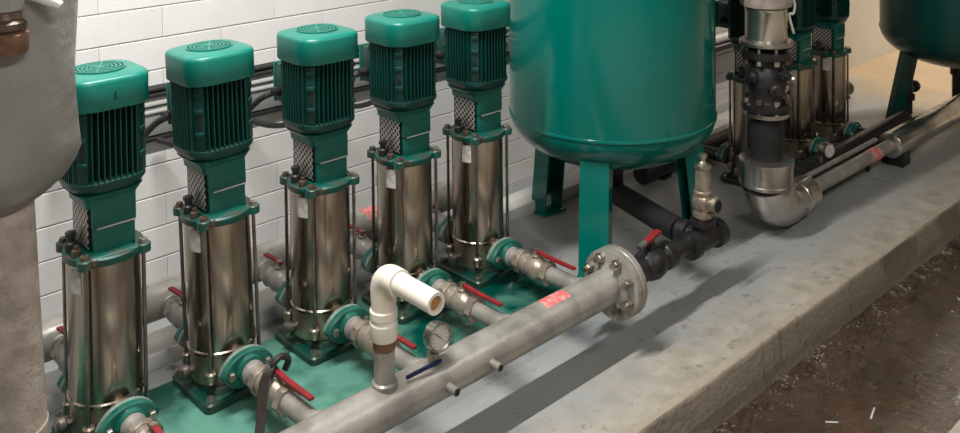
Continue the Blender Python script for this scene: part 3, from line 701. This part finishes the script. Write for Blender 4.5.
for x in (2.7, 3.2): MB().box(x-.008, x+.008, -.382, -.368, ZF, .010).build('foot', 'black_iron', cd)
rc = thing('rubber_connector', 'black rubber bellows connector rising from the clad elbow', 'connector', (EX, EY, EZ+.192))
MB().lathe([(.058, -.004), (.058, .02), (.062, .05), (.064, .09), (.060, .135), (.056, .160)], 32).build('bellows', 'rubber', rc)
MB().lathe([(.080, .158), (.083, .160), (.083, .174), (.080, .176)], 36).build('flange', 'bolt', rc)
vv = thing('butterfly_valve', 'black iron valve body with bolted flanges above rubber connector', 'valve', (EX, EY, EZ+.369))
MB().lathe([(.060, 0), (.088, .004), (.090, .01), (.090, .028), (.07, .034), (.062, .06), (.070, .085), (.078, .11), (.070, .14), (.062, .165), (.070, .19), (.090, .196), (.092, .205), (.092, .222), (.07, .226)], 32).build('body', 'black_iron', vv)
for k in range(8):
    a = k*PI/4+.2; b = MB().lathe([(.011, -.006), (.011, .006), (.007, .007), (.007, .034), (.013, .035), (.013, .05)], 6, TR((.077*math.cos(a), .077*math.sin(a), 0)))
    b.build('bolt', 'bolt' if k % 2 else 'dark_bolt', vv)
    MB().lathe([(.012, .178), (.012, .195), (.007, .196), (.007, .238)], 6, TR((.077*math.cos(a), .077*math.sin(a), 0))).build('bolt', 'bolt' if k % 3 else 'dark_bolt', vv)
for k, (a, z) in enumerate(((-2.2, .09), (-1.2, .12), (-.3, .07), (3.0, .13), (-1.7, .14))):
    MB().lathe([(.020, .05), (.024, .055), (.024, .085), (.014, .09), (.014, .10)], 10, Matrix.Translation((0, 0, z)) @ Matrix.Rotation(a, 4, 'Z') @ TR((0, 0, 0), 'x')).build('boss', 'bolt' if k in (1, 2) else 'black_iron', vv)
up_ = thing('steel_spool', 'shiny steel pipe spool with flange above the black valve', 'pipe', (EX, EY, EZ+.612))
MB().lathe([(.094, 0), (.097, .003), (.097, .014), (.094, .017)], 40).build('flange', 'bolt', up_)
MB().lathe([(.075, .016), (.075, .125), (.077, .128), (.077, .136), (.075, .138)], 40).build('spool', 'clad', up_)
MB().lathe([(.075, .138), (.092, .145), (.095, .16), (.095, .60)], 40).build('upper_lagging', 'lagging', up_)
wl = bez([(.085, -.02, .15), (.105, -.04, .17), (.118, -.05, .14), (.108, -.05, .105), (.095, -.04, .10), (.10, -.05, .05), (.11, -.05, .03)], 8)
tag(MB().tube([Vector(p)+Vector((EX, EY, EZ+.612)) for p in wl], .005, 8).build('wire_loop', 'white'), 'white wire loop hanging beside the shiny steel spool', 'wire')

# second set: header, feed pipes, clutter
h2 = thing('far_header', 'dark header pipe in front of the second set of pumps', 'pipe', (0, -.31, -.01))
MB().lathe([(.045, 2.60), (.045, 3.75)], 28, TR((0, 0, 0), 'x')).build('header_pipe', 'black_iron', h2)
for x in P2X: MB().lathe([(.026, .04), (.026, .0775)], 18, TR((x, 0, 0), 'y')).build('branch', 'black_iron', h2)
for x in (2.66, 3.65): MB().box(x-.02, x+.02, -.03, .03, ZF+.01, -.04).build('support', 'black_iron', h2)
gg = thing('far_gauge', 'small round gauge on the dark header before the second pumps', 'gauge', (2.84, -.37, .03))
MB().lathe([(.008, -.01), (.008, .04)], 8, TR((0, .03, -.0), 'z')).build('stem', 'brass', gg)
G2 = Matrix.Translation((0, .0, .05)) @ Matrix.Rotation(-.3, 4, 'Z') @ Matrix.Rotation(PI/2, 4, 'X')
MB().lathe([(.028, -.03), (.031, -.026), (.031, .006), (.029, .01)], 28, G2).build('case', 'bolt', gg)
MB().lathe([(.026, .0098), (.026, .011)], 28, G2).build('dial', 'dial', gg)
s2 = thing('far_suction_pipe', 'dark pipe on the floor behind the second set of pumps', 'pipe', (0, .22, -.05))
MB().lathe([(.042, 2.35), (.042, 4.25)], 28, TR((0, 0, 0), 'x')).build('header_pipe', 'black_iron', s2)
for x in P2X: MB().lathe([(.028, .03), (.028, .147)], 18, TR((x, 0, .02), '-y')).build('branch', 'black_iron', s2)
for x in (2.5, 3.3, 4.2): MB().box(x-.03, x+.03, -.03, .03, -.05, -.038).build('support', 'black_iron', s2)
wp = thing('wall_pipe', 'white pipe over a black one on the wall behind the second pumps', 'pipe', (0, .56, .30))
MB().lathe([(.024, 3.30), (.024, 4.0)], 16, TR((0, 0, 0), 'x')).build('white_pipe', 'white', wp)
MB().lathe([(.022, 3.30), (.022, 4.0)], 16, TR((0, .0, -.048), 'x')).build('black_pipe', 'black', wp)
for x in (3.35, 3.9): MB().box(x-.01, x+.01, .01, .0755, -.065, .02).build('clip', 'black', wp)

# ------------------------------------------------------------------ litter in the wet trough
random.seed(5)
for (x, y, a, L, nm) in ((1.72, -1.06, .25, .06, 'longest pale splinter lying on the wet brown trough floor'), (1.60, -1.0, 2.3, .035, 'short pale splinter on the wet trough floor near the longest one'), (2.55, -1.0, 1.0, .045, 'pale splinter on the wet trough floor amid the added grit')):
    m_ = MB().box(-L/2, L/2, -.0025, .0025, 0, .003, .001).build('splinter', 'label')
    m_.location = (x, y, ZT+.0003); m_.rotation_euler = (0, 0, a); tag(m_, nm, 'splinter')
# added grit standing in for wet glints along the kerb foot
gr = MB()
for k in range(1300):
    x = random.uniform(1.2, 4.2); c_ = .5+.5*math.sin(x*5.1+1.0)*math.sin(x*2.3)
    y = KY-.022-abs(random.gauss(0, .015+.06*c_)) ; h = random.uniform(.001, .004); r = random.uniform(.002, .0075)
    if y < -1.2: continue
    a = random.uniform(0, PI); n_ = random.choice((4, 5, 6)); e = random.uniform(.2, .6)
    def lp(sc, z, tl): return [(x+math.cos(a)*q[0]*sc-math.sin(a)*q[1]*sc, y+math.sin(a)*q[0]*sc+math.cos(a)*q[1]*sc, z+tl*q[0]) for q in [(r*math.cos(2*PI*j/n_), e*r*math.sin(2*PI*j/n_)) for j in range(n_)]]
    gr.loft([lp(1, ZT-.002, 0), lp(.8, ZT+h, random.uniform(-.3, .3))])
g_ = gr.build('glint_grit', mat('glint_grit', (0.04, 0.028, 0.02), (0.30, 0.25, 0.20), 0.10, scale=16, lo=.45, hi=.7), smooth=False)
g_['kind'] = 'stuff'; tag(g_, 'added grit standing in for wet glints along the foot of the kerb', 'grit')
